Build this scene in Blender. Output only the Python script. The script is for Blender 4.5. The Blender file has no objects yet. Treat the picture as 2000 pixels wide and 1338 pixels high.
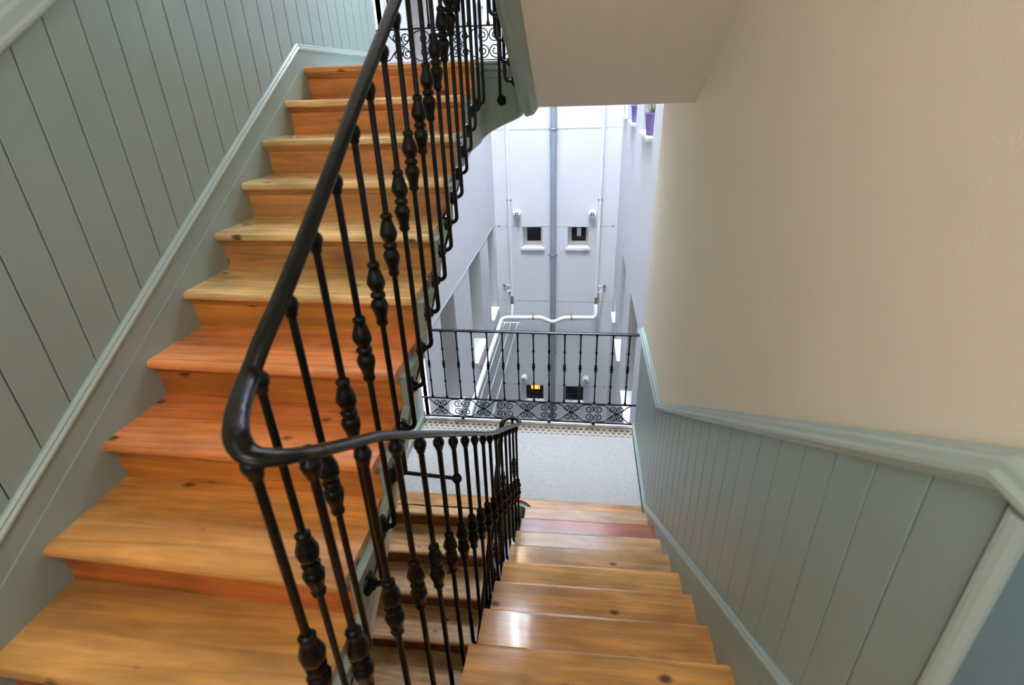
import bpy, math, random
from mathutils import Vector, Matrix
random.seed(7)
SC = bpy.context.scene
COL = SC.collection
PI = math.pi

# ------------------------------------------------------------------ camera
cam = bpy.data.cameras.new('camera')
cam.sensor_width = 36.0
cam.lens = 18.468
cam.clip_start = 0.02
cam.clip_end = 200
cam.dof.use_dof = True
cam.dof.focus_distance = 3.9
cam.dof.aperture_fstop = 3.2
camo = bpy.data.objects.new('camera', cam)
COL.objects.link(camo)
_pi, _ya, _ro = -.4611, -.1382, -.0348
_fw = Vector((math.sin(_ya) * math.cos(_pi), math.cos(_ya) * math.cos(_pi), math.sin(_pi)))
_rt = Vector((math.cos(_ya), -math.sin(_ya), 0))
_up = _rt.cross(_fw)
_r2 = _rt * math.cos(_ro) + _up * math.sin(_ro)
_u2 = -_rt * math.sin(_ro) + _up * math.cos(_ro)
_m = Matrix((_r2, _u2, -_fw)).transposed().to_4x4()
_m.translation = Vector((0, 0, 3.383))
camo.matrix_world = _m
SC.camera = camo

# ------------------------------------------------------------------ world: bright overcast sky over the light court
w = bpy.data.worlds.new('overcast_sky')
SC.world = w
w.use_nodes = True
w.node_tree.nodes['Background'].inputs[0].default_value = (0.82, 0.90, 1.0, 1)
w.node_tree.nodes['Background'].inputs[1].default_value = 36.0


def area(name, loc, rot, sx, sy, power, col):
    l = bpy.data.lights.new(name, 'AREA')
    l.shape = 'RECTANGLE'
    l.size, l.size_y, l.energy, l.color = sx, sy, power, col
    o = bpy.data.objects.new(name, l)
    o.location, o.rotation_euler = loc, rot
    COL.objects.link(o)
    return o


# added fill, unseen: warm above the half landing, cool at the viewer's back
area('half_landing_lamp_light', (-0.5, -0.45, 4.88), (0, 0, 0), .32, .32, 11, (1.0, .93, .84))
area('half_landing_cool_fill', (-0.55, -1.22, 3.55), (PI / 2, 0, 0), 1.0, 1.5, 13, (.88, .94, 1.0))

SC.view_settings.view_transform = 'Standard'
SC.view_settings.look = 'None'
SC.view_settings.exposure = 0.18
SC.view_settings.gamma = 1.0
SC.view_settings.use_curve_mapping = False
SC.cycles.max_bounces = 12
SC.cycles.diffuse_bounces = 8
SC.cycles.use_denoising = True


# ------------------------------------------------------------------ materials
def lin(r, g, b):
    f = lambda c: (c / 255 / 12.92) if c <= 10 else ((c / 255 + .055) / 1.055) ** 2.4
    return (f(r), f(g), f(b), 1)


def new_mat(name, rough=.6, metal=0.0, spec=.5):
    m = bpy.data.materials.new(name)
    m.use_nodes = True
    nt = m.node_tree
    b = nt.nodes['Principled BSDF']
    b.inputs['Roughness'].default_value = rough
    b.inputs['Metallic'].default_value = metal
    b.inputs['Specular IOR Level'].default_value = spec
    return m, nt, b


def N(nt, t, **kw):
    n = nt.nodes.new(t)
    for k, v in kw.items():
        setattr(n, k, v)
    return n


def coords(nt, scale, rnd=False):
    tc = N(nt, 'ShaderNodeTexCoord')
    mp = N(nt, 'ShaderNodeMapping')
    mp.inputs['Scale'].default_value = scale
    nt.links.new(tc.outputs['Object'], mp.inputs['Vector'])
    if rnd:
        oi = N(nt, 'ShaderNodeObjectInfo')
        ml = N(nt, 'ShaderNodeVectorMath', operation='SCALE')
        ml.inputs[0].default_value = (7.3, 11.1, 5.7)
        nt.links.new(oi.outputs['Random'], ml.inputs['Scale'])
        nt.links.new(ml.outputs[0], mp.inputs['Location'])
    return mp


def paint(name, col, rough=.5, var=.06, bump=.0, bscale=60, spec=.5):
    m, nt, b = new_mat(name, rough, 0, spec)
    mp = coords(nt, (1, 1, 1))
    n = N(nt, 'ShaderNodeTexNoise')
    n.inputs['Scale'].default_value = 2.3
    n.inputs['Detail'].default_value = 6
    nt.links.new(mp.outputs[0], n.inputs['Vector'])
    mix = N(nt, 'ShaderNodeMix', data_type='RGBA')
    c = lin(*col)
    mix.inputs['A'].default_value = tuple(x * (1 - var) for x in c[:3]) + (1,)
    mix.inputs['B'].default_value = tuple(min(1, x * (1 + var)) for x in c[:3]) + (1,)
    nt.links.new(n.outputs['Fac'], mix.inputs['Factor'])
    nt.links.new(mix.outputs['Result'], b.inputs['Base Color'])
    if bump:
        n2 = N(nt, 'ShaderNodeTexNoise')
        n2.inputs['Scale'].default_value = bscale
        n2.inputs['Detail'].default_value = 4
        nt.links.new(mp.outputs[0], n2.inputs['Vector'])
        bp = N(nt, 'ShaderNodeBump')
        bp.inputs['Strength'].default_value = bump
        bp.inputs['Distance'].default_value = .01
        nt.links.new(n2.outputs['Fac'], bp.inputs['Height'])
        nt.links.new(bp.outputs[0], b.inputs['Normal'])
    return m


def wood(name, rough=.24, coat=.7):
    """varnished pine, grain along x; the object's own colour tints each plank"""
    m, nt, b = new_mat(name, rough)
    L = nt.links.new
    oi = N(nt, 'ShaderNodeObjectInfo')
    mp = coords(nt, (1.0, 15, 15), True)
    n = N(nt, 'ShaderNodeTexNoise')
    n.inputs['Scale'].default_value = 1.6
    n.inputs['Detail'].default_value = 7
    n.inputs['Distortion'].default_value = 1.1
    L(mp.outputs[0], n.inputs['Vector'])
    r1 = N(nt, 'ShaderNodeMapRange')
    r1.inputs['From Min'].default_value = .32
    r1.inputs['From Max'].default_value = .68
    r1.inputs['To Min'].default_value = .72
    r1.inputs['To Max'].default_value = 1.14
    L(n.outputs['Fac'], r1.inputs['Value'])
    mp2 = coords(nt, (1.0, 2.0, 2.0), True)
    n2 = N(nt, 'ShaderNodeTexNoise')
    n2.inputs['Scale'].default_value = 2.6
    n2.inputs['Detail'].default_value = 5
    L(mp2.outputs[0], n2.inputs['Vector'])
    r2 = N(nt, 'ShaderNodeMapRange')
    r2.inputs['From Min'].default_value = .3
    r2.inputs['From Max'].default_value = .7
    r2.inputs['To Min'].default_value = .62
    r2.inputs['To Max'].default_value = 1.22
    L(n2.outputs['Fac'], r2.inputs['Value'])
    mu = N(nt, 'ShaderNodeMath', operation='MULTIPLY')
    L(r1.outputs[0], mu.inputs[0])
    L(r2.outputs[0], mu.inputs[1])
    v = N(nt, 'ShaderNodeVectorMath', operation='SCALE')
    L(oi.outputs['Color'], v.inputs[0])
    L(mu.outputs[0], v.inputs['Scale'])
    # knots
    mp3 = coords(nt, (3.9, 6.4, 6.4), True)
    vo = N(nt, 'ShaderNodeTexVoronoi')
    vo.inputs['Scale'].default_value = 1.0
    L(mp3.outputs[0], vo.inputs['Vector'])
    n4 = N(nt, 'ShaderNodeTexNoise')
    n4.inputs['Scale'].default_value = 30
    L(mp3.outputs[0], n4.inputs['Vector'])
    ad = N(nt, 'ShaderNodeMath', operation='MULTIPLY_ADD')
    L(n4.outputs['Fac'], ad.inputs[0])
    ad.inputs[1].default_value = .06
    L(vo.outputs['Distance'], ad.inputs[2])
    kr = N(nt, 'ShaderNodeMapRange')
    kr.inputs['From Min'].default_value = .09
    kr.inputs['From Max'].default_value = .165
    kr.inputs['To Min'].default_value = .85
    kr.inputs['To Max'].default_value = .0
    L(ad.outputs[0], kr.inputs['Value'])
    mix = N(nt, 'ShaderNodeMix', data_type='RGBA')
    L(kr.outputs[0], mix.inputs['Factor'])
    L(v.outputs[0], mix.inputs['A'])
    mix.inputs['B'].default_value = lin(62, 34, 18)
    L(mix.outputs['Result'], b.inputs['Base Color'])
    b.inputs['Coat Weight'].default_value = coat
    b.inputs['Coat Roughness'].default_value = .085
    rr = N(nt, 'ShaderNodeMapRange')
    rr.inputs['To Min'].default_value = rough * .75
    rr.inputs['To Max'].default_value = rough * 1.5
    L(n2.outputs['Fac'], rr.inputs['Value'])
    L(rr.outputs[0], b.inputs['Roughness'])
    bp = N(nt, 'ShaderNodeBump')
    bp.inputs['Strength'].default_value = .12
    bp.inputs['Distance'].default_value = .01
    L(n2.outputs['Fac'], bp.inputs['Height'])
    L(bp.outputs[0], b.inputs['Normal'])
    return m


def terrazzo():
    m, nt, b = new_mat('terrazzo', .45)
    L = nt.links.new
    mp = coords(nt, (1, 1, 1))
    vo = N(nt, 'ShaderNodeTexVoronoi')
    vo.inputs['Scale'].default_value = 150
    L(mp.outputs[0], vo.inputs['Vector'])
    cr = N(nt, 'ShaderNodeValToRGB')
    cr.color_ramp.elements[0].color = lin(186, 187, 187)
    cr.color_ramp.elements[1].color = lin(222, 222, 220)
    e = cr.color_ramp.elements.new(.5)
    e.color = lin(206, 206, 205)
    sx = N(nt, 'ShaderNodeSeparateColor')
    L(vo.outputs['Color'], sx.inputs[0])
    L(sx.outputs[0], cr.inputs[0])
    L(cr.outputs[0], b.inputs['Base Color'])
    return m


def patterned_tile():
    """cement tile: rows of brown-grey lozenge dots on off-white, two staggered rows"""
    m, nt, b = new_mat('patterned_tile', .4)
    L = nt.links.new
    tc = N(nt, 'ShaderNodeTexCoord')
    sp = N(nt, 'ShaderNodeSeparateXYZ')
    L(tc.outputs['Object'], sp.inputs[0])

    def M(op, a, c=None):
        n = N(nt, 'ShaderNodeMath', operation=op)
        for i, q in enumerate((a, c)):
            if q is None:
                continue
            if isinstance(q, (int, float)):
                n.inputs[i].default_value = q
            else:
                L(q, n.inputs[i])
        return n.outputs[0]
    px, py = .062, .055
    row = M('FLOOR', M('DIVIDE', sp.outputs[1], py))
    xs = M('ADD', M('DIVIDE', sp.outputs[0], px), M('MULTIPLY', row, .5))
    fx = M('SUBTRACT', M('FRACT', xs), .5)
    fy = M('SUBTRACT', M('FRACT', M('DIVIDE', sp.outputs[1], py)), .5)
    d = M('SQRT', M('ADD', M('MULTIPLY', fx, fx), M('MULTIPLY', fy, fy)))
    dot = M('LESS_THAN', d, .37)
    par = M('GREATER_THAN', sp.outputs[1], 4.665)
    c1 = N(nt, 'ShaderNodeMix', data_type='RGBA')
    L(par, c1.inputs['Factor'])
    c1.inputs['A'].default_value = lin(130, 126, 120)
    c1.inputs['B'].default_value = lin(94, 78, 56)
    c0 = N(nt, 'ShaderNodeMix', data_type='RGBA')
    L(par, c0.inputs['Factor'])
    c0.inputs['A'].default_value = lin(222, 214, 204)
    c0.inputs['B'].default_value = lin(190, 178, 156)
    mx = N(nt, 'ShaderNodeMix', data_type='RGBA')
    L(dot, mx.inputs['Factor'])
    L(c0.outputs['Result'], mx.inputs['A'])
    L(c1.outputs['Result'], mx.inputs['B'])
    L(mx.outputs['Result'], b.inputs['Base Color'])
    return m


def plain(name, col, rough=.5, metal=0.0, emit=0):
    m, nt, b = new_mat(name, rough, metal)
    b.inputs['Base Color'].default_value = lin(*col)
    if emit:
        b.inputs['Emission Color'].default_value = lin(*col)
        b.inputs['Emission Strength'].default_value = emit
    return m


MAT = dict(
    wood=wood('varnished_pine', .2),
    riser=wood('pine_riser', .42, .1),
    green=paint('sage_green_paint', (152, 172, 168), .38, .04, .08, 30),
    green_trim=paint('sage_green_gloss', (178, 197, 192), .3, .03),
    green_old=paint('old_sage_paint', (150, 168, 160), .5, .16, .25, 14),
    blue=paint('grey_blue_paint', (124, 156, 172), .45, .05, .1, 40),  # sage paint with cool light put into the colour
    cream=paint('cream_plaster', (240, 233, 216), .85, .03, .16, 160),
    soffit=paint('offwhite_plaster', (240, 235, 226), .85, .03, .25, 120),
    white=paint('white_render', (229, 230, 234), .8, .025, .2, 60),
    white2=paint('white_stone', (248, 248, 248), .5, .02),
    court=paint('court_paving', (226, 226, 225), .8, .1),
    iron=paint('black_iron', (9, 8, 8), .27, .3, .12, 60, .3),
    pipe_grey=paint('grey_pvc', (138, 147, 158), .4, .05),
    pipe_white=paint('white_pipe_paint', (244, 244, 246), .4, .02),
    brass=plain('old_brass', (140, 105, 70), .5, .4),
    frame=paint('beige_window_frame', (225, 215, 205), .5, .04),
    glass=plain('dark_pane', (40, 44, 50), .08),
    lit=plain('lit_pane', (255, 176, 70), .3, 0, 1.6),
    dark=plain('dark_hole', (26, 26, 28), .7),
    purple=paint('purple_pot', (112, 88, 150), .45, .05),
    leaf=paint('striped_leaf', (120, 128, 84), .5, .3),
    terrazzo=terrazzo(),
    tile=patterned_tile(),
    line=plain('pale_line', (190, 215, 220), .4),
    joint=plain('joint_grey', (196, 198, 204), .8),
    lamp=plain('lamp_glass', (255, 226, 170), .4, 0, 9),
    metal=plain('zinc', (150, 155, 160), .4, .7),
)


# ------------------------------------------------------------------ builders
def obj(name, me, mat=None, parent=None, kind=None):
    o = bpy.data.objects.new(name, me)
    if mat is not None and not me.materials:
        me.materials.append(MAT[mat])
    COL.objects.link(o)
    if parent is not None:
        o.parent = parent
    if kind:
        o['kind'] = kind
    return o


def mesh(name, v, f, smooth=False):
    me = bpy.data.meshes.new(name)
    me.from_pydata([tuple(p) for p in v], [], f)
    me.update()
    if smooth:
        for p in me.polygons:
            p.use_smooth = True
    return me


def tag(o, label, cat, group=None):
    o['label'] = label
    o['category'] = cat
    if group:
        o['group'] = group
    return o


def thing(name, label, cat, loc=(0, 0, 0), group=None):
    o = bpy.data.objects.new(name, None)
    o.empty_display_size = .1
    COL.objects.link(o)
    o.location = loc
    return tag(o, label, cat, group)


def struct(o, label):
    o['kind'] = 'structure'
    o['label'] = label
    o['category'] = o.name.split('_')[0].split('.')[0]
    return o


class MB:
    def __init__(s):
        s.v, s.f, s.sm = [], [], []

    def add(s, v, f, sm=False):
        n = len(s.v)
        s.v += [Vector(p) for p in v]
        s.f += [tuple(i + n for i in q) for q in f]
        s.sm += [sm] * len(f)

    def box(s, x0, x1, y0, y1, z0, z1):
        s.add([(x0, y0, z0), (x1, y0, z0), (x1, y1, z0), (x0, y1, z0), (x0, y0, z1), (x1, y0, z1), (x1, y1, z1), (x0, y1, z1)],
              [(0, 3, 2, 1), (4, 5, 6, 7), (0, 1, 5, 4), (1, 2, 6, 5), (2, 3, 7, 6), (3, 0, 4, 7)])
        return s

    def hexa(s, p):  # 8 corners like box
        s.add(p, [(0, 3, 2, 1), (4, 5, 6, 7), (0, 1, 5, 4), (1, 2, 6, 5), (2, 3, 7, 6), (3, 0, 4, 7)])
        return s

    def loft(s, rings, caps=True, sm=False, closed=False):
        n = len(rings[0])
        v = [p for r in rings for p in r]
        f = []
        m = len(rings)
        for i in range(m if closed else m - 1):
            a, b = i * n, ((i + 1) % m) * n
            for j in range(n):
                k = (j + 1) % n
                f.append((a + j, a + k, b + k, b + j))
        s.add(v, f, sm)
        if caps and not closed:
            # caps get vertices of their own, so that they do not bend the smooth normals
            s.add(rings[0], [tuple(range(n))[::-1]])
            s.add(rings[-1], [tuple(range(n))])
        return s

    def prism_x(s, poly, x0, x1, poly1=None):
        return s.loft([[(x0, y, z) for y, z in poly], [(x1, y, z) for y, z in (poly1 or poly)]])

    def prism_z(s, poly, z0, z1):
        return s.loft([[(x, y, z0) for x, y in poly], [(x, y, z1) for x, y in poly]])

    def tube(s, pts, r, n=8, rh=None, caps=True):
        """sweep along pts; r scalar or list; rh = vertical half height (elliptic section)"""
        pts = [Vector(p) for p in pts]
        rings = []
        prev = None
        for i, p in enumerate(pts):
            a = pts[max(0, i - 1)]
            c = pts[min(len(pts) - 1, i + 1)]
            t = (c - a).normalized()
            if rh is not None:
                side = t.cross(Vector((0, 0, 1))).normalized()
                if prev is not None and side.dot(prev) < 0:
                    side = -side
                prev = side
                u, w_ = side, side.cross(t).normalized()
            else:
                if prev is None:
                    ref = Vector((0, 0, 1)) if abs(t.z) < .9 else Vector((1, 0, 0))
                    u = t.cross(ref).normalized()
                else:
                    u = (prev - t * prev.dot(t)).normalized()
                prev = u
                w_ = t.cross(u)
            rr = r[i] if isinstance(r, (list, tuple)) else r
            h = rr if rh is None else rh
            rings.append([p + u * (rr * math.cos(2 * PI * j / n)) + w_ * (h * math.sin(2 * PI * j / n)) for j in range(n)])
        return s.loft(rings, caps, True)

    def lathe(s, prof, n=12, origin=(0, 0, 0), axis='z', lobes=0, amp=0.0):
        """prof: (radius, height)"""
        o = Vector(origin)
        rings = []
        for r, h in prof:
            ring = []
            for j in range(n):
                a = 2 * PI * j / n
                q = r * (1 + amp * math.cos(lobes * a)) if lobes else r
                c, d = q * math.cos(a), q * math.sin(a)
                if axis == 'z':
                    ring.append(o + Vector((c, d, h)))
                elif axis == 'x':
                    ring.append(o + Vector((h, c, d)))
                else:
                    ring.append(o + Vector((d, h, c)))
            rings.append(ring)
        return s.loft(rings, True, True)

    def mesh(s, name):
        me = bpy.data.meshes.new(name)
        me.from_pydata([tuple(p) for p in s.v], [], s.f)
        me.update()
        for p, q in zip(me.polygons, s.sm):
            p.use_smooth = q
        return me

    def build(s, name, mat, parent=None, kind=None):
        return obj(name, s.mesh(name), mat, parent, kind)


def catmull(P, n=8):
    P = [Vector(p) for p in P]
    out = []
    for i in range(len(P) - 1):
        p0, p1, p2, p3 = P[max(0, i - 1)], P[i], P[i + 1], P[min(len(P) - 1, i + 2)]
        for k in range(n):
            t = k / n
            out.append(.5 * ((2 * p1) + (p2 - p0) * t + (2 * p0 - 5 * p1 + 4 * p2 - p3) * t * t + (3 * p1 - p0 - 3 * p2 + p3) * t ** 3))
    out.append(P[-1])
    return out


def sub(a, x):
    """piecewise linear table"""
    for (x0, y0), (x1, y1) in zip(a, a[1:]):
        if x <= x1:
            return y0 + (y1 - y0) * (x - x0) / (x1 - x0)
    (x0, y0), (x1, y1) = a[-2], a[-1]
    return y0 + (y1 - y0) * (x - x0) / (x1 - x0)


# ------------------------------------------------------------------ dimensions
XL, XR = -1.67, .62            # stringer faces of the two walls
R = .175
WL, WR = -.625, -.385           # well faces of the two strings
WU = -.370                     # well face of the string overhead
WC, WRAD = -.505, .12
YE = 4.80                      # facade plane of the light court
FL = 3.5                       # storey height


def znL(y): return 3.5 - R * (3.36 - y) / .2955      # nosing line of the climbing flight
def znR(y): return R * (1 + (3.335 - y) / .2925)     # nosing line of the descending flight
def znD(y): return -R * (3.34 - y) / .268            # nosing line of the lower flight


# ------------------------------------------------------------------ shell
m = MB()
m.box(-1.95, -1.70, -1.45, YE, -7.35, 8.2)
wall_l = struct(m.build('wall_left', 'cream'), 'left stairwell wall, cream plaster above sage green boards')
m = MB()
m.box(.63, .9, -1.45, YE - .12, -7.35, 8.2)
for k in range(7):   # rounded outer corner towards the light court
    a0, a1 = k * PI / 14, (k + 1) * PI / 14
    m.hexa([(.75 - .12 * math.cos(a0), YE - .12 + .12 * math.sin(a0), -7.35), (.9, YE - .12, -7.35), (.9, YE - .12 + .001, -7.35), (.75 - .12 * math.cos(a1), YE - .12 + .12 * math.sin(a1), -7.35),
            (.75 - .12 * math.cos(a0), YE - .12 + .12 * math.sin(a0), 8.2), (.9, YE - .12, 8.2), (.9, YE - .12 + .001, 8.2), (.75 - .12 * math.cos(a1), YE - .12 + .12 * math.sin(a1), 8.2)])
wall_r = struct(m.build('wall_right', 'cream'), 'right stairwell wall, cream plaster with a rounded corner at the light court')
m = MB()
m.box(-1.95, .9, -1.65, -1.45, -7.35, 2.6)
m.box(-1.95, .9, -1.65, -1.45, 4.5, 8.2)
m.box(-1.95, -1.15, -1.65, -1.45, 2.6, 4.5)
m.box(.05, .9, -1.65, -1.45, 2.6, 4.5)
struct(m.build('wall_back', 'cream'), 'stairwell wall behind the half landing')
m = MB()
m.box(-1.95, .9, -1.65, YE, 8.2, 8.4)
struct(m.build('ceiling', 'soffit'), 'flat ceiling over the stairwell')
# window added on the half landing behind the viewer, to go with the cool fill
m = MB()
for a in ((-1.15, .05, 2.6, 2.67), (-1.15, .05, 4.43, 4.5), (-1.15, -1.08, 2.67, 4.43), (-.02, .05, 2.67, 4.43), (-.58, -.52, 2.67, 4.43)):
    m.box(a[0], a[1], -1.57, -1.5, a[2], a[3])
wn = struct(m.build('window_20', 'frame'), 'tall unseen window added to the half landing')
MB().box(-1.08, -.02, -1.545, -1.535, 2.67, 4.43).build('pane', 'glass', wn)


# sage green boards -------------------------------------------------------
def boards(parent, face, sgn, ys, lo, hi):
    """upright boards with chamfered edges; face = x of board face, sgn = direction into the room"""
    for a, b in ys:
        g, d = .0035, .016
        pr = [(a + .0028, 0), (a + .0028, d - .002), (a + .0044, d), (b - .0044, d), (b - .0028, d - .002), (b - .0028, 0)]
        bot = [(face - sgn * (d - t), y, lo(y)) for y, t in pr]
        top = [(face - sgn * (d - t), y, hi(y)) for y, t in pr]
        MB().loft([bot, top]).build('board', 'green', parent)


def spans(y0, y1, wd=.1435):
    n = int((y1 - y0) / wd)
    return [(y1 - (i + 1) * wd, y1 - i * wd) for i in range(n + 1)]


def dadoL(y): return 4.72 if y >= 3.4 else max(2.98, 3.5 + 1.115 - .592 * (3.36 - y))
def dadoR(y): return 1.238 if y >= 3.366 else min(2.905, 1.238 + (3.366 - y) * .620)
def skL(y): return 3.62 if y >= 3.343 else 3.62 - (3.343 - y) * .5665
def skR(y): return .115 if y >= 3.505 else .115 + (3.505 - y) * .6875


boards(wall_l, -1.684, 1, spans(-1.4, YE - .06), lambda y: max(1.75, skL(y) - .05), lambda y: dadoL(y) - .02)
boards(wall_l, -1.684, 1, spans(.6, YE - .06), lambda y: .02 if y > 3.3 else -.9, lambda y: 1.2 if y > 3.4 else 1.2 - .6 * (3.4 - y))
boards(wall_r, .618, -1, spans(.644, YE - .13), lambda y: skR(y) - .05 if y < 3.5 else .02, lambda y: dadoR(y) - .02)


# skirting boards ---------------------------------------------------------
def skirt(name, face, back, ys, top, lowf, label, bead=.012):
    m = MB()
    for a, b in zip(ys, ys[1:]):
        m.hexa([(back, a, lowf(a)), (face, a, lowf(a)), (face, b, lowf(b)), (back, b, lowf(b)),
                (back, a, top(a) - .03), (face, a, top(a) - .03), (face, b, top(b) - .03), (back, b, top(b) - .03)])
    s_ = 1 if face > back else -1
    for a, b in zip(ys, ys[1:]):
        m.hexa([(back, a, lowf(a)), (face + s_ * .006, a, lowf(a)), (face + s_ * .006, b, lowf(b)), (back, b, lowf(b)),
                (back, a, top(a) - .125), (face + s_ * .006, a, max(lowf(a), top(a) - .125)), (face + s_ * .006, b, max(lowf(b), top(b) - .125)), (back, b, top(b) - .125)])
    o = struct(m.build(name, 'green'), label)
    s = 1 if face > back else -1
    rings = []
    for y in ys:
        t = top(y)
        rings.append([(back, y, t - .034), (face + s * .004, y, t - .034), (face + s * bead, y, t - .028), (face + s * bead, y, t - .02), (face + s * .003, y, t - .014),
                      (face + s * .005, y, t - .006), (face - s * .004, y, t), (back, y, t)])
    MB().loft(rings).build('bead', 'green_trim', o)
    return o


skirt('baseboard_left', -1.672, -1.699, [-1.4, .45, .75, 3.343, YE - .06], lambda y: max(skL(y), 1.90), lambda y: 3.45 if y > 3.35 else max(1.74, skL(y) - .42),
      'sage green skirting climbing the left wall beside the treads')
skirt('baseboard_right', .607, .629, [.645, 3.505, YE - .1], skR, lambda y: .0 if y >= 3.5 else max(0, skR(y) - .45),
      'sage green skirting descending the right wall beside the treads')
skirt('baseboard_lower', -1.672, -1.699, [.6, 3.343, YE - .06], lambda y: .12 if y > 3.34 else .12 - (3.343 - y) * .65, lambda y: 0 if y > 3.35 else .12 - (3.343 - y) * .65 - .45,
      'sage green skirting on the left wall of the lower landing')


def dado(name, x0, sgn, ys, top, label, h=.075):
    o = None
    pr = [(0, -h), (.012, -h), (.014, -h + .012), (.036, -h + .015), (.043, -h + .024), (.043, -h + .034), (.034, -h + .042), (.031, -.020), (.027, -.014), (.016, -.010), (.012, 0), (0, 0)]
    rings = [[(x0 + sgn * d, y, top(y) + z) for d, z in pr] for y in ys]
    return struct(MB().loft(rings).build(name, 'green_trim'), label)


dado('trim_1', -1.699, 1, [-1.4, .54, 3.4, YE - .06], lambda y: dadoL(y), 'sage green dado moulding sloping up the left wall', .095)
dado('trim_2', .629, -1, [-.6, .63, .665, 3.366, YE - .11], dadoR, 'sage green dado moulding on the right wall, sloping then level along the landing')
dado('trim_3', -1.699, 1, [.6, 3.4, YE - .06], lambda y: 1.235 if y >= 3.4 else 1.235 - .6 * (3.4 - y), 'sage green dado moulding on the left wall of the lower landing')

# corner post and the wall panel beside the viewer, cool light tinted into it
m = MB()
m.loft([[(.629, .592, z), (.606, .595, z), (.596, .603, z), (.593, .614, z), (.596, .626, z), (.605, .635, z), (.610, .640, z), (.629, .643, z)] for z in (1.75, 2.835)])
struct(m.build('trim_4', 'green_trim'), 'upright rounded green corner moulding where the right boarding stops')
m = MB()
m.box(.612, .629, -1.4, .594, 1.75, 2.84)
struct(m.build('trim_5', 'blue'), 'plain sage panel, cool light painted in as grey-blue, at the right bottom, beyond the corner moulding')


# ------------------------------------------------------------------ landings
def arc(cx, cy, r, a0, a1, n=10):
    return [(cx + r * math.cos(a0 + (a1 - a0) * i / n), cy + r * math.sin(a0 + (a1 - a0) * i / n)) for i in range(n + 1)]


def landing_poly(y0, y1, r=.162):
    return [(XL - .03, y0), (WC - r, y0)] + arc(WC, y0, r, PI, 0)[1:-1] + [(WC + r, y0), (.63, y0), (.63, y1), (XL - .03, y1)]


for zz, nm in ((0, 'lower'), (FL, 'upper'), (2 * FL, 'top'), (-FL, 'bottom')):
    yb = 3.40
    m = MB().prism_z(landing_poly(3.42, YE - .07), zz - .26, zz - .021)
    o = struct(m.build('floor', 'soffit'), nm + ' landing slab')
    if nm in ('lower', 'upper'):
        MB().box(XL - .03, .63, 3.60, 4.595, zz - .021, zz).build('terrazzo', 'terrazzo', o)
        poly = [(XL - .03, 3.43), (WC - .162, 3.43)] + arc(WC, 3.43, .155, PI, 0)[1:-1] + [(WC + .162, 3.43), (.63, 3.43), (.63, 3.598), (XL - .03, 3.598)]
        b_ = MB().prism_z(poly, zz - .021, zz).build('wood_border', 'wood', o)
        b_.color = lin(222, 160, 96)
        n = 11
        for i in range(n):
            x0 = XL - .03 + i * (2.33 / n)
            MB().box(x0 + .0015, x0 + 2.33 / n - .0015, 4.598, 4.742, zz - .021, zz + .001).build('tile', 'tile', o)
        MB().box(XL - .03, .63, 4.745, YE, zz - .2, zz + .018).build('kerb', 'white2', o)
    else:
        MB().box(XL - .03, .63, 3.40, YE, zz - .021, zz).build('terrazzo', 'terrazzo', o)
# half landings
for zz, nm in ((1.75, 'middle'), (1.75 + FL, 'upper'), (1.75 - FL, 'lower')):
    poly = [(XL - .03, -1.45), (.63, -1.45), (.63, .70), (WC + .162, .70)] + arc(WC, .70, .162, 0, -PI)[1:-1] + [(WC - .162, .70), (XL - .03, .70)]
    o = struct(MB().prism_z(poly, zz - .24, zz - .03).build('floor', 'soffit'), nm + ' half landing slab')
    for i in range(14):
        y1 = .70 - .15 * i
        if i < 2:   # the boards either side of the well end
            for x0, x1 in ((XL - .03, WC - .162), (WC + .162, .63)):
                b_ = MB().box(x0, x1, y1 - .148, y1, zz - .03, zz).build('board', 'wood', o)
                b_.color = lin(206, 138, 70)
        else:
            b_ = MB().box(XL - .03, .63, y1 - .148, y1, zz - .03, zz).build('board', 'wood', o)
            b_.color = lin(206, 138, 70)


# ------------------------------------------------------------------ stair flights
def step_parts(st, x0, x1, yw, ye, z, sgn, depth, tcol, rcol, rise=R, mould=True):
    """one step: sgn=+1 climbs away from the viewer (nose faces -y), -1 descends away. yw / ye = nose at x0 / x1"""
    th = .034

    def prof(y):
        q = [(y + sgn * .010, z - th), (y + sgn * .003, z - th * .86), (y, z - th * .55), (y + sgn * .002, z - th * .25), (y + sgn * .010, z - .002), (y + sgn * .02, z)]
        return q + [(y + sgn * depth, z), (y + sgn * depth, z - th)]
    a = MB().prism_x(prof(yw), x0, x1, prof(ye)).build('tread', 'wood', st)
    a.color = lin(*tcol)

    def mp(y):
        y2 = y + sgn * .042
        q = [(y2, z - th), (y2 - sgn * .026, z - th), (y2 - sgn * .024, z - th - .008), (y2 - sgn * .014, z - th - .014), (y2 - sgn * .009, z - th - .026), (y2 - sgn * .004, z - th - .03), (y2, z - th - .032)]
        return q
    b = MB().prism_x(mp(yw), x0, x1, mp(ye)).build('nosing_moulding', 'riser', a)
    b.color = lin(*[c * .93 for c in rcol])

    def rp(y):
        y2 = y + sgn * .042
        return [(y2, z - th), (y2, z - rise), (y2 + sgn * .022, z - rise), (y2 + sgn * .022, z - th)]
    c = MB().prism_x(rp(yw), x0, x1, rp(ye)).build('riser', 'riser', st)
    c.color = lin(*rcol)
    return a


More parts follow.
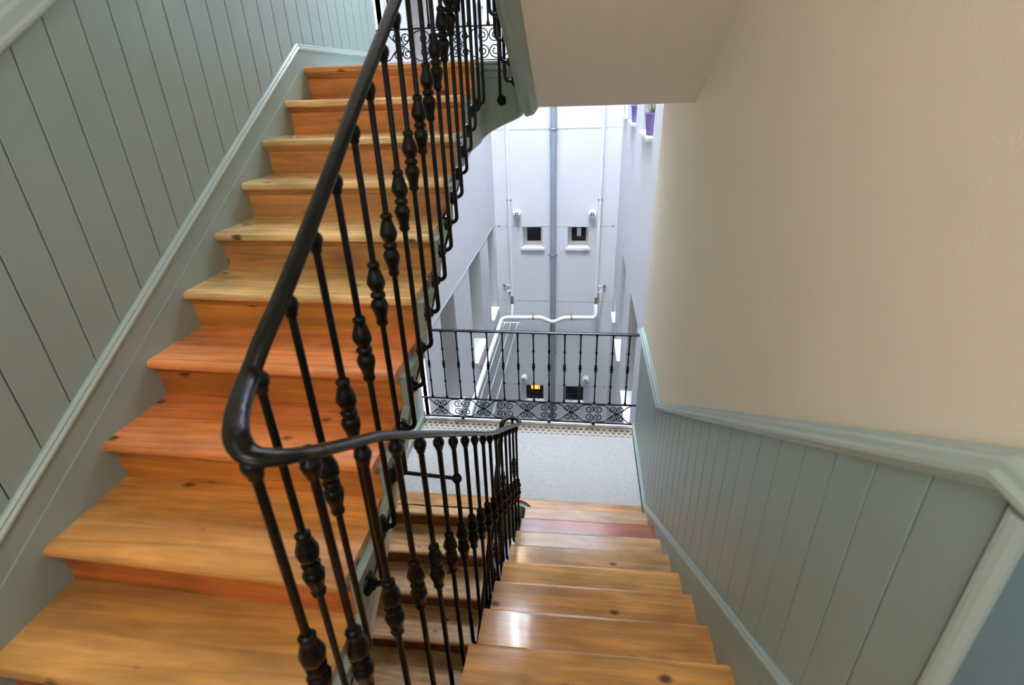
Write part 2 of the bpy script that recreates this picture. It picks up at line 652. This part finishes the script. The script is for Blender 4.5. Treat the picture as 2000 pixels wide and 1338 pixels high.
# (nose y at wall, nose y at well, tread colour, riser colour) from the upper landing downwards
LEFT = [(3.36, 3.36, (216, 152, 90), (214, 136, 68)),
        (3.06, 3.06, (244, 200, 138), (218, 140, 72)),
        (2.745, 2.770, (246, 212, 150), (210, 142, 78)),
        (2.480, 2.500, (246, 212, 150), (206, 146, 84)),
        (2.190, 2.170, (246, 208, 142), (200, 142, 80)),
        (1.896, 1.870, (244, 202, 134), (216, 142, 62)),
        (1.605, 1.575, (240, 150, 88), (214, 132, 54)),
        (1.310, 1.278, (238, 144, 78), (216, 132, 52)),
        (1.000, .962, (226, 158, 82), (206, 114, 50)),
        (.730, .700, (218, 160, 88), (206, 118, 56))]
st1 = thing('staircase', 'wooden stair flight climbing along the left green boarded wall to the upper landing', 'staircase', (0, 0, 0))
for k, (yw, ye, tc, rc) in enumerate(LEFT):
    nxt = LEFT[k - 1][0] if k else yw + .07
    step_parts(st1, XL, WL - .027, yw, ye, 3.5 - R * k, 1, max(nxt - yw + .075, .06), tc, rc)

RIGHT = [(3.335, (244, 200, 150), (238, 190, 128)), (3.035, (190, 100, 54), (228, 164, 108)), (2.737, (238, 192, 134), (232, 180, 118)), (2.450, (234, 186, 124), (232, 180, 118)),
         (2.163, (240, 186, 110), (232, 180, 118)), (1.885, (232, 172, 104), (232, 180, 118)), (1.592, (228, 168, 100), (232, 180, 118)), (1.306, (238, 178, 104), (232, 180, 118)), (1.013, (238, 180, 108), (232, 180, 118)), (.72, (238, 180, 108), (232, 180, 118))]
st2 = thing('staircase', 'wooden stair flight descending at the lower right to the terrazzo landing', 'staircase', (0, 0, 0))
for i, (y, tc, rc) in enumerate(RIGHT):
    nxt = RIGHT[i + 1][0] if i < 9 else y - .07
    step_parts(st2, WR - .008, XR, y - .006, y + .01, R * (i + 1), -1, max(y - nxt + .075, .06), tc, rc)

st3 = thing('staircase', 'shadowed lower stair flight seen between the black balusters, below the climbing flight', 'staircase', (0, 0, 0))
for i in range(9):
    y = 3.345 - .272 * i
    step_parts(st3, XL, WL - .05, y - .01, y, -R * i, 1, .35 if i else .105, (236, 186, 132) if i % 2 else (240, 192, 136), (150, 86, 42))  # riser colour darkened to stand in for the shade on this flight
st4 = thing('staircase', 'underside of the upper stair flight overhead at the right, off-white plaster with a green string', 'staircase', (0, 0, 0))


def soffit(st, x0, x1, pts, th=.05):
    """plaster underside following (y,z) points"""
    rings = [[(x0, y, z), (x1, y, z), (x1, y, z + th), (x0, y, z + th)] for y, z in pts]
    return MB().loft(rings).build('soffit', 'soffit', st)


def zS(y): return 3.243 + .527 * (3.375 - y)


soffit(st4, WU + .09, .63, [(3.375, 3.243), (.60, zS(.6))])
soffit(st1, XL - .02, WL - .03, [(.72, 1.50), (3.0, 3.03), (3.42, 3.24)])
soffit(st2, WR + .03, .63, [(3.42, -.26), (3.2, -.2), (.70, 1.50)])
soffit(st3, XL - .02, WL - .03, [(.72, -2.0), (3.0, -.47), (3.42, -.26)])
# the flight overhead of the climbing flight (out of view, closes the storey)
struct(MB().loft([[(XL - .02, y, z), (WL, y, z), (WL, y, z + .05), (XL - .02, y, z + .05)] for y, z in ((.70, 5.01), (3.42, 6.74))]).build('ceiling', 'soffit'), 'sloping plaster ceiling over the climbing flight')
for i in range(10):
    y = 3.335 - .2925 * i
    a = MB().box(WR + .01, .63, y - .33, y, FL + R * (i + 1) - .034, FL + R * (i + 1)).build('tread', 'wood', st4)
    a.color = lin(206, 140, 70)
    a = MB().box(WR + .01, .63, y - .05, y - .03, FL + R * i, FL + R * (i + 1) - .034).build('riser', 'riser', st4)
    a.color = lin(200, 130, 70)


def ribbon(pts, th, name, mat, parent):
    """pts: (x, y, ztop, zbot); vertical slab of thickness th centred on the path"""
    rings = []
    for i, (x, y, zt, zb) in enumerate(pts):
        j0, j1 = i, i
        while j0 > 0 and (Vector(pts[j0][:2]) - Vector((x, y))).length < .004:
            j0 -= 1
        while j1 < len(pts) - 1 and (Vector(pts[j1][:2]) - Vector((x, y))).length < .004:
            j1 += 1
        t = (Vector(pts[j1][:2]) - Vector(pts[j0][:2])).normalized()
        n = Vector((-t.y, t.x)) * th / 2
        rings.append([(x - n.x, y - n.y, zb), (x + n.x, y + n.y, zb), (x + n.x, y + n.y, zt), (x - n.x, y - n.y, zt)])
    return MB().loft(rings).build(name, mat, parent)


xs = WL - .015
# climbing flight: stepped (cut) string, its lower edge flattening towards the landing
P = []
for k in range(9, -1, -1):
    y0 = LEFT[k][1] + .045
    y1 = (LEFT[k - 1][1] + .045) if k else 3.44
    zt = 3.5 - R * k - .035
    for y in (y0 + .0005, y1 - .0005):
        P.append((xs, y, zt, max(znL(y) - .18, 1.47)))
for i, p in enumerate(P):
    if p[1] > 2.70:
        zb = sub([(2.70, znL(2.70) - .18), (2.85, 2.995), (3.0, 3.03), (3.44, 3.05)], p[1])
        P[i] = (p[0], p[1], p[2], zb)
ribbon(P, .03, 'string', 'green_old', st1)
# curved landing fascia round the well end, then the string of the flight above
F_ = []
for i in range(15):
    a = PI - PI * i / 14
    F_.append((WC + (WRAD + .015) * math.cos(a), 3.43 + (WRAD + .015) * math.sin(a) * .9, 3.466, 3.05 + .17 * (i / 14)))
ribbon(F_, .03, 'fascia', 'green_old', st4)
# bead under the landing edge
m = MB().tube([(WC + WRAD * math.cos(PI - PI * i / 14), 3.43 + WRAD * math.sin(PI * i / 14) * .9, 3.455) for i in range(15)], .016, 8)
m.build('fascia_bead', 'green_old', st4)
m = MB().tube([(WC + WRAD * math.cos(PI - PI * i / 14), 3.43 + WRAD * math.sin(PI * i / 14) * .9, 3.487) for i in range(15)], .014, 8)
m.build('fascia_edge', 'green_old', st4)
m = MB().tube([(WC + WRAD * math.cos(PI - PI * i / 14), 3.43 + WRAD * math.sin(PI * i / 14) * .9, 3.41) for i in range(15)], .006, 6)
m.build('fascia_bead', 'green_old', st4)
# moulded string of the flight above: chunky section, its underside seen from below
rings = []
for y in (3.47, 3.40, 3.33, 3.2, 2.0, .7):
    b = zS(min(y, 3.38)) - .05 + (.0 if y < 3.35 else .0)
    rings.append([(x, y, b + dz) for x, dz in ((WU, .40), (WU, .03), (WU + .009, .02), (WU + .015, .025), (WU + .024, .004), (WU + .040, 0), (WU + .050, .009), (WU + .056, .004), (WU + .074, .012), (WU + .088, .030), (WU + .102, .052), (WU + .105, .40))])
MB().loft(rings, sm=True).build('string', 'green_old', st4)
# descending flight
P = []
xr_ = WR + .017
for i in range(10):
    y0 = RIGHT[i][0] - .045
    y1 = (RIGHT[i + 1][0] - .045) if i < 9 else .70
    zt = R * (i + 1) - .035
    for y in (y0 - .0005, y1 + .0005):
        P.append((xr_, y, zt, min(znR(y) - .235, 1.5)))
ribbon(P, .03, 'string', 'green_old', st2)
F_ = [(WC + (WRAD + .015) * math.cos(a), .70 + (WRAD + .015) * math.sin(a) * .95, 1.76, 1.47) for a in [-PI * i / 14 for i in range(15)]]
ribbon(F_, .03, 'well_end', 'green_old', st2)
P = [(xs, 3.44 - .34 * i, znD(3.44 - .34 * i) - .04, znD(3.44 - .34 * i) - .27) for i in range(9)]
ribbon(P, .03, 'string', 'green_old', st3)
F_ = [(WC + (WRAD + .015) * math.cos(a), 3.43 + (WRAD + .015) * math.sin(a) * .9, -.022, -.42) for a in [PI - PI * i / 14 for i in range(15)]]
ribbon(F_, .03, 'fascia', 'green_old', st3)

# ------------------------------------------------------------------ stair railing
rail = thing('stair_railing', 'black wrought iron stair railing with knobbed balusters winding round the stairwell', 'railing', (0, 0, 0))
XA, XB = -.572, -.435
ZL = [(.735, 2.93), (.791, 2.968), (.911, 3.035), (1.024, 3.1), (1.148, 3.182), (1.417, 3.357), (1.593, 3.468), (1.799, 3.598), (3.4, 4.61)]
ZR = [(.593, 2.875), (.707, 2.807), (.913, 2.681), (1.306, 2.399), (2.226, 1.730), (3.40, .965)]
ZD = [(.8, -.66), (3.4, .965)]
pts = [(XA, y, sub(ZD, y)) for y in (.8, 1.6, 2.4, 3.0, 3.25)]
pts += [(XA, 3.38, .962)] + [(WC + .0015 + .0685 * math.cos(a), 3.40 + .0685 * math.sin(a), .966) for a in (PI * .75, PI * .5, PI * .25)] + [(XB, 3.38, .974)]
pts += [(XB, y, sub(ZR, y)) for y in (3.15, 2.7, 2.226, 1.75, 1.306, 1.1, .913, .80, .72)]
pts += [(XB, .647, 2.845), (-.436, .603, 2.874), (-.452, .582, 2.886), (-.472, .573, 2.894), (-.490, .575, 2.903), (-.507, .590, 2.916), (-.526, .622, 2.922), (-.545, .664, 2.926)]
pts += [(XA, y, sub(ZL, y)) for y in (.735, .80, .911, 1.148, 1.417, 1.799, 2.6, 3.2)]
pts += [(XA, 3.36, 4.56)] + [(WC + .0015 + .0685 * math.cos(a), 3.40 + .0685 * math.sin(a), 4.62) for a in (PI * .75, PI * .5, PI * .25)]
pts += [(XB, 3.36, 4.68), (XB, 3.0, 4.9), (XB, 2.4, 5.26)]
MB().tube(catmull(pts, 7), .0200, 14, .0118).build('handrail', 'iron', rail)

KN = [(.0105, -.098), (.014, -.094), (.0175, -.086), (.0150, -.078), (.0165, -.066), (.0235, -.040), (.0250, -.030), (.0205, -.017), (.0150, -.012), (.0200, -.006), (.0215, .0), (.0200, .006), (.0140, .011),
      (.0180, .016), (.0255, .034), (.0245, .046), (.0175, .070), (.0140, .080), (.0175, .086), (.0165, .094), (.0105, .100)]
knop_me = MB().lathe(KN, 14, lobes=7, amp=.05).mesh('knop')
for p in knop_me.polygons:
    p.use_smooth = True
knop_me.materials.append(MAT['iron'])
col_me = MB().lathe([(.009, -.056), (.0125, -.052), (.0125, -.046), (.0165, -.038), (.0190, -.028), (.0175, -.018), (.0115, -.010), (.0105, .008)], 12).mesh('collar')
col_me.materials.append(MAT['iron'])
RO = [(.008, .030), (.016, .027), (.021, .018), (.030, .013), (.034, .006), (.034, -.002)]
ros_me = {}
for ax in ('x', 'y'):
    ros_me[ax] = MB().lathe(RO, 16, axis=ax, lobes=8, amp=.09).mesh('rosette')
    ros_me[ax].materials.append(MAT['iron'])
bal_r = .0088


def baluster(x, y, ztop, zk, zros, hook, face, collar=True):
    """hook: unit vector towards the string; face: distance to the string face"""
    hx, hy = hook
    rr = .028
    p = [(x, y, ztop), (x, y, (ztop + zros) / 2), (x, y, zros + rr)]
    for i in range(1, 6):
        a = PI / 2 * i / 5
        p.append((x + hx * rr * (1 - math.cos(a)), y + hy * rr * (1 - math.cos(a)), zros + rr - rr * math.sin(a)))
    p.append((x + hx * (face - .004), y + hy * (face - .004), zros))
    b = MB().tube(p, bal_r, 10).build('baluster', 'iron', rail)
    if zk is not None:
        k = obj('knop', knop_me, None, b)
        k.location = (x, y, zk)
    if collar:
        c = obj('collar', col_me, None, b)
        c.location = (x, y, ztop + .001)
    r_ = obj('rosette', ros_me['x' if abs(hx) > .5 else 'y'], None, b)
    r_.location = (x + hx * face, y + hy * face, zros)
    if hx > .5:
        r_.rotation_euler = (0, 0, PI)
    if hy > .5:
        r_.rotation_euler = (0, 0, PI)
    return b


for k in range(18):   # climbing flight
    y = .7594 + .1488 * k
    baluster(XA, y, sub(ZL, y) - .008, 2.438 + .685 * (y - .7594), min(1.828 + .594 * (y - .7594), 3.27), (-1, 0), XA - WL)
for i in range(15):   # descending flight
    y = .825 + .168 * i
    if y > 3.3:
        break
    baluster(XB, y, sub(ZR, y) - .008, 2.225 - .735 * (y - .825), max(znR(y) - .195, -.12), (1, 0), WR - XB)
for i in range(13):   # lower flight, behind the descending flight's balusters
    y = 3.30 - .155 * i
    baluster(XA, y, sub(ZD, y) - .008, sub(ZD, y) - .45, znD(y) - .17, (-1, 0), XA - WL)
for i in range(7):    # flight overhead
    y = 3.21 - .15 * i
    baluster(XB, y, 4.76 + .6 * (3.36 - y), 4.05 + .6 * (3.36 - y), 3.385 + .60 * (3.21 - y), (1, 0), WU - XB)
# round the well ends
baluster(WC + .002, 3.475, 4.61, 4.02, 3.28, (0, 1), .072)
baluster(WC + .002, 3.478, .975, .45, -.2, (0, 1), .072)
baluster(-.488, .581, 2.897, 2.372, 1.64, (0, -1), .02)
baluster(-.437, .648, 2.845, 2.30, 1.66, (1, 0), WR + .437)
# stay between the two railings, across the well
t = MB().tube([(-.62, 1.40, 2.155), (XB, 1.497, 2.055)], .0075, 8)
sb = t.build('stay_bar', 'iron', rail)
MB().lathe([(.002, -.02), (.014, -.015), (.02, 0), (.014, .015), (.002, .02)], 12, (XB, 1.497, 2.055)).build('stay_knob', 'iron', sb)


# ------------------------------------------------------------------ balcony railings
def spiral(cx, cz, r0, a0, turns, n=22, r1=.2):
    out = []
    for i in range(n + 1):
        t = i / n
        r = r0 * (1 - (1 - r1) * t)
        a = a0 + turns * 2 * PI * t
        out.append((cx + r * math.cos(a), 0, cz + r * math.sin(a)))
    return out


def balcony(z0, label, x0=-1.69, x1=.672, y=4.77):
    t = thing('balcony_railing', label, 'railing', (0, 0, 0), 'balcony railings over the light court')
    zb, zm, zt = z0 + .045, z0 + .285, z0 + 1.11
    MB().box(x0, x1, y - .006, y + .006, zb - .006, zb + .006).build('bottom_rail', 'iron', t)
    MB().box(x0, x1, y - .008, y + .008, zm - .006, zm + .006).build('middle_rail', 'iron', t)
    MB().loft([[(x, y - .024, zt - .006), (x, y + .024, zt - .006), (x, y + .02, zt + .006), (x, y + .008, zt + .011), (x, y - .008, zt + .011), (x, y - .02, zt + .006)] for x in (x0, x1)]).build('top_rail', 'iron', t)
    bs = []
    for i in range(14):
        x = -1.565 + .160 * i
        rs, hs = [], []
        prof = [(0, .016), (.02, .015), (.035, .0085), (.20, .0075), (.215, .0125), (.225, .0125), (.24, .0075), (.375, .0075), (.385, .012), (.40, .016), (.41, .011), (.42, .0185), (.43, .0185), (.44, .011), (.45, .016), (.465, .012), (.475, .0075),
                (.59, .0075), (.605, .0125), (.615, .0125), (.63, .0075), (.79, .0085), (.805, .014), (.82, .015)]
        m = MB().lathe([(r, zm + h) for h, r in prof], 10, (x, y, 0))
        if i == 0:
            me = None
        bs.append(m.build('baluster', 'iron', t))
    # scrolls: one period is three balusters wide
    P_ = .48
    zc = (zb + zm) / 2
    H = (zm - zb) / 2 - .006
    cache = {}

    def big():   # from the crossing, up to the rail, over and into a spiral (right, up quadrant)
        q = [(0, 0, 0), (.03, 0, .012), (.075, 0, .052), (.11, 0, .09), (.15, 0, H - .008), (.19, 0, H - .011)]
        q = [tuple(v) for v in catmull(q, 4)]
        q += spiral(.191, H - .062, .051, PI / 2, -1.55, 24, .22)
        return q

    def om():   # the pair of curls over the crossing
        a = spiral(-.040, H * .50, .040, -PI * .35, 1.45, 20, .25)
        c = [(-p[0], 0, p[2]) for p in a]
        return a[::-1] + [(0, 0, .012)] + c

    def clip(q, cx):
        return [(cx + p[0], y, zc + p[2]) for p in q]
    cxs = [-1.485 + P_ * j for j in range(5)]
    bmesh_big = {}
    for sx in (1, -1):
        for sz in (1, -1):
            mm = MB().tube([(sx * a, 0, sz * c) for a, b, c in big()], .0052, 6).mesh('scroll')
            mm.materials.append(MAT['iron'])
            bmesh_big[sx, sz] = mm
    bmesh_om = {}
    for sz in (1, -1):
        mm = MB().tube([(a, 0, sz * c) for a, b, c in om()], .0052, 6).mesh('scroll')
        mm.materials.append(MAT['iron'])
        bmesh_om[sz] = mm
    for cx in cxs:
        for (sx, sz), mm in bmesh_big.items():
            if not (x0 < cx + sx * .22 < .64):   # against the wall only the arm, without its curl
                q_ = [tuple(v) for v in catmull([(0, 0, 0), (.03, 0, .012), (.075, 0, .052), (.11, 0, .09), (.15, 0, H - .006)], 4)]
                MB().tube([(cx + sx * p[0], y, zc + sz * p[2]) for p in q_], .0052, 6).build('scroll', 'iron', t)
                continue
            o = obj('scroll', mm, None, t)
            o.location = (cx, y, zc)
        for sz, mm in bmesh_om.items():
            o = obj('scroll', mm, None, t)
            o.location = (cx, y, zc)
    for j in range(4):
        x = cxs[j] + P_ / 2
        MB().lathe([(.009, zb + .004), (.012, zb - .008), (.018, zb - .014), (.018, zb - .020), (.011, zb - .027)], 10, (x, y, 0)).build('foot', 'iron', t)
    return t


balcony(0, 'black iron balcony railing with scrollwork at the lower landing, below eye level')
balcony(FL, 'black iron balcony railing with scrollwork at the upper landing, partly behind the stair balusters')

# ------------------------------------------------------------------ light court
XCL, XCR, YF = -1.62, .68, 9.9
ZB, ZT = -7.3, 12.5


def wall_grid(us, vs, holes, place, depth_vec):
    """grid wall with recessed openings; place(u,v)->point; returns MB with reveals"""
    m = MB()
    us = sorted(set(us + [h[0] for h in holes] + [h[1] for h in holes]))
    vs = sorted(set(vs + [h[2] for h in holes] + [h[3] for h in holes]))
    for a, b in zip(us, us[1:]):
        for c, d in zip(vs, vs[1:]):
            if any(h[0] <= a and b <= h[1] and h[2] <= c and d <= h[3] for h in holes):
                continue
            m.add([place(a, c), place(b, c), place(b, d), place(a, d)], [(0, 1, 2, 3)])
    D = Vector(depth_vec)
    for a, b, c, d in holes:
        q = [Vector(place(a, c)), Vector(place(b, c)), Vector(place(b, d)), Vector(place(a, d))]
        for i in range(4):
            p, r = q[i], q[(i + 1) % 4]
            m.add([p, r, r + D, p + D], [(0, 1, 2, 3)])
    # outer back face, so that the wall has its thickness
    D2 = D * 1.25
    m.add([Vector(place(us[0], vs[0])) + D2, Vector(place(us[-1], vs[0])) + D2, Vector(place(us[-1], vs[-1])) + D2, Vector(place(us[0], vs[-1])) + D2], [(0, 1, 2, 3)])
    return m


floors = (-1, 0, 1)
Lh = [(a, b, -.69 + 3.5 * f, .945 + 3.5 * f) for f in floors for a, b in ((5.55, 6.28), (7.28, 8.20), (8.98, 9.66))]
Rh = [(a, b, -.69 + 3.5 * f, .84 + 3.5 * f) for f in floors for a, b in ((5.62, 6.62), (7.5, 8.3), (9.0, 9.5))]
Fh = [(a, b, .495 + 3.5 * f, .885 + 3.5 * f) for f in floors for a, b in ((-1.10, -.715), (-.235, .155))]
wcl = struct(wall_grid([YE, YF], [ZB, ZT], Lh, lambda u, v: (XCL, u, v), (-.34, 0, 0)).build('wall_court_left', 'white'), 'white left wall of the light court with deep window recesses')
wcr = struct(wall_grid([YE - .05, YF], [ZB, ZT], Rh, lambda u, v: (XCR, u, v), (.34, 0, 0)).build('wall_court_right', 'white'), 'white right wall of the light court')
wcf = struct(wall_grid([XCL - .4, XCR + .4], [ZB, ZT], Fh, lambda u, v: (u, YF, v), (0, .24, 0)).build('wall_court_far', 'white'), 'white far wall of the light court with small windows')
struct(MB().box(XCL - .5, XCR + .5, -1.65, YF + .4, ZB - .1, ZB).build('floor', 'court'), 'paved floor of the light court')
# facade strip of the stairwell either side
wn_i = [0]
for s_, hs in (('left', Lh), ('right', Rh)):
    for a, b, c, d in hs:
        wn_i[0] += 1
        sx = -1 if s_ == 'left' else 1
        xf = (XCL if s_ == 'left' else XCR) + sx * .32
        e = .055
        m = MB()
        for (u0, u1, v0, v1) in ((a, b, c, c + e), (a, b, d - e, d), (a, a + e, c + e, d - e), (b - e, b, c + e, d - e), ((a + b) / 2 - .03, (a + b) / 2 + .03, c + e, d - e)):
            m.box(min(xf, xf - sx * .05), max(xf, xf - sx * .05), u0, u1, v0, v1)
        w_ = struct(m.build('window_%d' % wn_i[0], 'frame'), '%s recessed window in the %s wall of the light court, %s storey' % (('nearest', 'middle', 'farthest')[(wn_i[0] - 1) % 3], s_, ('lower', 'landing level', 'upper')[((wn_i[0] - 1) // 3) % 3]))
        MB().box(min(xf, xf - sx * .02), max(xf, xf - sx * .02), a + e, b - e, c + e, d - e).build('pane', 'glass', w_)
        x0 = (XCL if s_ == 'left' else XCR)
        x1 = x0 - sx * .05
        x2 = x0 + sx * .30
        MB().box(min(x1, x2), max(x1, x2), a + .004, b - .004, c, c + .03).build('sill', 'white2', w_)
for a, b, c, d in Fh:
    wn_i[0] += 1
    low = c < -2
    left = a < -.5
    e = .05
    m = MB()
    yf = YF + (.07 if low else .17)
    for (u0, u1, v0, v1) in ((a, b, c, c + e * 1.5), (a, b, d - e * .6, d), (a, a + e * 1.4, c + e * 1.5, d - e * .6), (b - e * .9, b, c + e * 1.5, d - e * .6)):
        m.box(u0, u1, yf, yf + .05, v0, v1)
    if low:
        m.box(a + .01, b - .01, yf - .002, yf + .05, c + .13, c + .17)
    w_ = struct(m.build('window_%d' % wn_i[0], 'dark' if low else 'frame'), 'small square window in the far wall of the light court, %s of the grey downpipe, %s' % ('left' if left else 'right', 'lower storey' if low else ('landing level' if c < 2 else 'upper storey')))
    MB().box(a + .03, b - .03, yf + .03, yf + .035, c + .03, d - .02).build('pane', 'glass', w_)
    if low:
        MB().box(a + .11, b - .085, yf - .012, yf + .002, d - .135, d - .015).build('lit_pane' if left else 'upper_pane', 'lit' if left else 'dark', w_)
        for q in (.35, .7):
            x = a + (b - a) * q
            MB().tube([(x, YF + .03, c), (x, YF + .03, d)], .007, 6).build('bar', 'dark', w_)
    if not left and not low:
        MB().box(a + .17, a + .25, yf + .012, yf + .03, c + .17, d - .06).build('paper', 'white2', w_)
    MB().box(a - .035, b + .035, YF - .05, YF + .16, c - .045, c - .002).build('sill', 'white2', w_)
# thin render joints
for z in (.9, .9 + 3.5, .9 - 3.5, -.62, 2.62):
    MB().box(XCL, XCR, YF - .004, YF + .002, z - .006, z + .006).build('joint', 'joint', wcf)
for z in (.96, .96 - 3.5, .96 + 3.5):
    MB().box(XCL - .002, XCL + .004, YE, YF, z - .006, z + .006).build('joint', 'joint', wcl)
for x, nm in ((XCL + .03, 'l'), (XCR - .12, 'r')):
    for z in (.905, -2.6):
        MB().box(x + .03, x + .05, YF - .01, YF, z - .012, z + .012).build('anchor', 'dark', wcf)

# grey downpipe with clips
dp = thing('downpipe', 'grey plastic downpipe running down the middle of the far court wall', 'pipe', (-.51, YF - .07, ZB))
dp_i = Matrix.Translation(-dp.location)


def local(o, par):
    o.parent = par
    o.matrix_parent_inverse = Matrix.Translation(-par.location)
    return o


local(MB().tube([(-.51, YF - .075, ZB), (-.51, YF - .075, ZT - .1)], .057, 14).build('pipe', 'pipe_grey'), dp)
for z in (4.9, 2.62, .36, -1.75, -4.2):
    m = MB()
    m.lathe([(.058, z - .012), (.066, z - .012), (.066, z + .012), (.058, z + .012)], 14, (-.51, YF - .075, 0))
    m.box(-.60, -.42, YF - .085, YF - .065, z - .008, z + .008)
    local(m.build('clip', 'metal'), dp)

# slim white risers with taps and valves
for x, sd, nm in ((-1.335, -1, 'left'), (.345, 1, 'right')):
    g = thing('water_pipe', 'slim white pipe with a brass valve on the far wall, %s of the grey downpipe' % nm, 'pipe', (x, YF - .04, -.7))
    yp = YF - .045
    local(MB().tube([(x, yp, -.50), (x, yp, ZT - .1)], .032, 10).build('pipe', 'pipe_white'), g)
    local(MB().tube(catmull([(x, yp, -.40), (x + sd * .06, yp, -.40), (x + sd * .085, yp, -.43), (x + sd * .085, yp, -.7), (x + sd * .085, yp, -1.1 if nm == 'left' else -4.5)], 5), .017, 8).build('bypass_pipe', 'pipe_white'), g)
    local(MB().tube([(x, yp, -.275), (x + sd * .13, yp, -.275)], .015, 8).build('branch', 'pipe_white'), g)
    local(MB().box(x + sd * .15 - .025, x + sd * .15 + .025, yp - .02, yp + .02, -.295, -.255).tube([(x + sd * .15, yp, -.3), (x + sd * .15, yp, -.24 if sd > 0 else -.37)], .008, 6).build('tap', 'brass'), g)
    local(MB().lathe([(.02, -.72), (.03, -.70), (.03, -.62), (.018, -.60), (.026, -.58), (.026, -.52), (.018, -.50)], 10, (x, yp, 0)).build('valve', 'brass'), g)
    for z in (1.4, 4.9):
        local(MB().box(x - .04, x + .04, yp - .026, YF, z - .012, z + .012).build('clip', 'brass'), g)

# thick white pipe crossing the far wall and returning along the left wall
yp = YF - .20
g = thing('waste_pipe', 'thick white pipe crossing the far court wall and running back along the left wall', 'pipe', (-.5, yp, -.9))
path = [(-1.545, 5.0, -.98), (-1.545, 7.0, -.97), (-1.545, 9.2, -.95), (-1.54, yp - .12, -.94), (-1.52, yp - .04, -.93), (-1.45, yp, -.92), (-1.35, yp, -.915), (-.90, yp, -.905), (-.76, yp, -.90), (-.70, yp, -.915), (-.60, yp, -.965), (-.55, yp, -.985), (-.50, yp, -.99), (-.45, yp, -.985), (-.40, yp, -.96), (-.31, yp, -.91),
        (-.25, yp, -.895), (-.10, yp, -.89), (.25, yp, -.885), (.31, yp, -.875), (.345, yp, -.83), (.352, yp + .02, -.75), (.345, yp + .12, -.66)]
local(MB().tube(path, .042, 12).build('pipe', 'pipe_white'), g)
local(MB().tube([(-1.335, YF - .045, -.68), (-1.335, yp + .04, -.90)], .03, 10).build('elbow', 'pipe_white'), g)
for x in (-.90, -.13):
    local(MB().lathe([(.043, -.012), (.05, -.012), (.05, .012), (.043, .012)], 12, (x, yp, -.905 if x < -.5 else -.89), 'x').box(x - .01, x + .01, yp, YF, -.915, -.895).build('bracket', 'brass'), g)
for y in (5.9, 7.45):
    local(MB().lathe([(.043, y - .012), (.05, y - .012), (.05, y + .012), (.043, y + .012)], 12, (-1.545, 0, -.975), 'y').box(-1.62, -1.55, y - .01, y + .01, -.985, -.965).build('bracket', 'pipe_white'), g)

# clothes line: white bracket bars with cords between them
g = thing('clothes_line', 'clothes line with a white bracket bar and pale cords along the left court wall', 'clothes line', (-1.4, 9.4, -1.0))
for yb in (9.62, 5.35):
    local(MB().box(XCL, -1.17, yb - .015, yb + .015, -1.015, -.985).build('bracket', 'pipe_white'), g)
    local(MB().tube([(XCL, yb, -1.2), (-1.45, yb, -1.01)], .011, 6).build('strut', 'pipe_white'), g)
for x in (-1.47, -1.35, -1.21):
    local(MB().tube([(x, 9.62, -.99), (x, 7.5, -1.015), (x, 5.35, -.99)], .0075, 6).build('cord', 'line'), g)

# round wall vents
for x, z, nm in ((-1.19, 1.16, 'upper left'), (.21, 1.155, 'upper right'), (-1.125, -2.41, 'lower left'), (.20, -2.39, 'lower right')):
    v = thing('wall_vent', 'round white vent hood on the far court wall, %s of four' % nm, 'vent', (x, YF, z), 'round vents on the far court wall')
    hood = MB().lathe([(.066, 0.0), (.070, -.03), (.068, -.12), (.056, -.135), (.034, -.138)], 16, axis='y').build('hood', 'pipe_white', v)
    MB().lathe([(.042, -.134), (.038, -.139), (.006, -.140)], 12, axis='y').build('grille', 'dark', v)
    MB().box(-.036, .036, -.146, -.139, -.006, .006).box(-.006, .006, -.146, -.139, -.036, .036).build('cross_bar', 'pipe_white', v)

# purple pots on the right sills of the upper storey
for y, nm in ((5.95, 'nearer'), (7.75, 'farther')):
    zp = -.69 + 3.5 + .03
    p = thing('potted_plant', 'purple tapered pot with a striped plant on a right court sill, the %s one' % nm, 'plant', (.705, y, zp), 'purple pots on the court sills')
    MB().lathe([(.052, 0), (.058, .004), (.078, .19), (.084, .195), (.084, .215), (.072, .215), (.070, .195)], 16).build('pot', 'purple', p)
    MB().lathe([(.070, .19), (.01, .194)], 12).build('soil', 'dark', p)
    for i in range(9):
        a = i * 2.4
        l = .12 + .012 * (i % 4)
        q = []
        for s_ in range(5):
            t_ = s_ / 4
            r_ = .02 + .06 * t_ * t_ + .03 * t_
            wd = .013 * (1 - t_ * .85) + .001
            c_, d_ = math.cos(a), math.sin(a)
            ctr = Vector((c_ * r_, d_ * r_, .185 + l * t_))
            q.append([ctr + Vector((-d_, c_, 0)) * wd, ctr + Vector((c_, d_, .5)) * .003, ctr - Vector((-d_, c_, 0)) * wd, ctr - Vector((c_, d_, .5)) * .003])
        MB().loft(q).build('leaf', 'leaf', p)


# ------------------------------------------------------------------ lamps
def ceiling_lamp(loc, label, power):
    g = thing('ceiling_lamp', label, 'lamp', loc)
    MB().lathe([(.06, 0), (.065, -.006), (.05, -.014), (.045, -.017)], 16).build('base', 'white2', g)
    MB().lathe([(.045, -.017), (.085, -.03), (.10, -.048), (.085, -.066), (.045, -.078), (.004, -.082)], 16).build('globe', 'lamp', g)
    l = bpy.data.lights.new('lamp_light', 'POINT')
    l.energy, l.color, l.shadow_soft_size = power, (1.0, .86, .66), .1
    o = bpy.data.objects.new('lamp_light', l)
    o.location = (0, 0, -.20)
    o.parent = g
    COL.objects.link(o)
    return g


ceiling_lamp((-.65, 4.48, FL - .26), 'round flat lamp under the upper landing, lighting the lower landing', 4)
ceiling_lamp((-.5, -.45, 5.01), 'round flat lamp added as fill under the upper half landing, above the viewer', 4)  # unseen lamp, added for warm fill
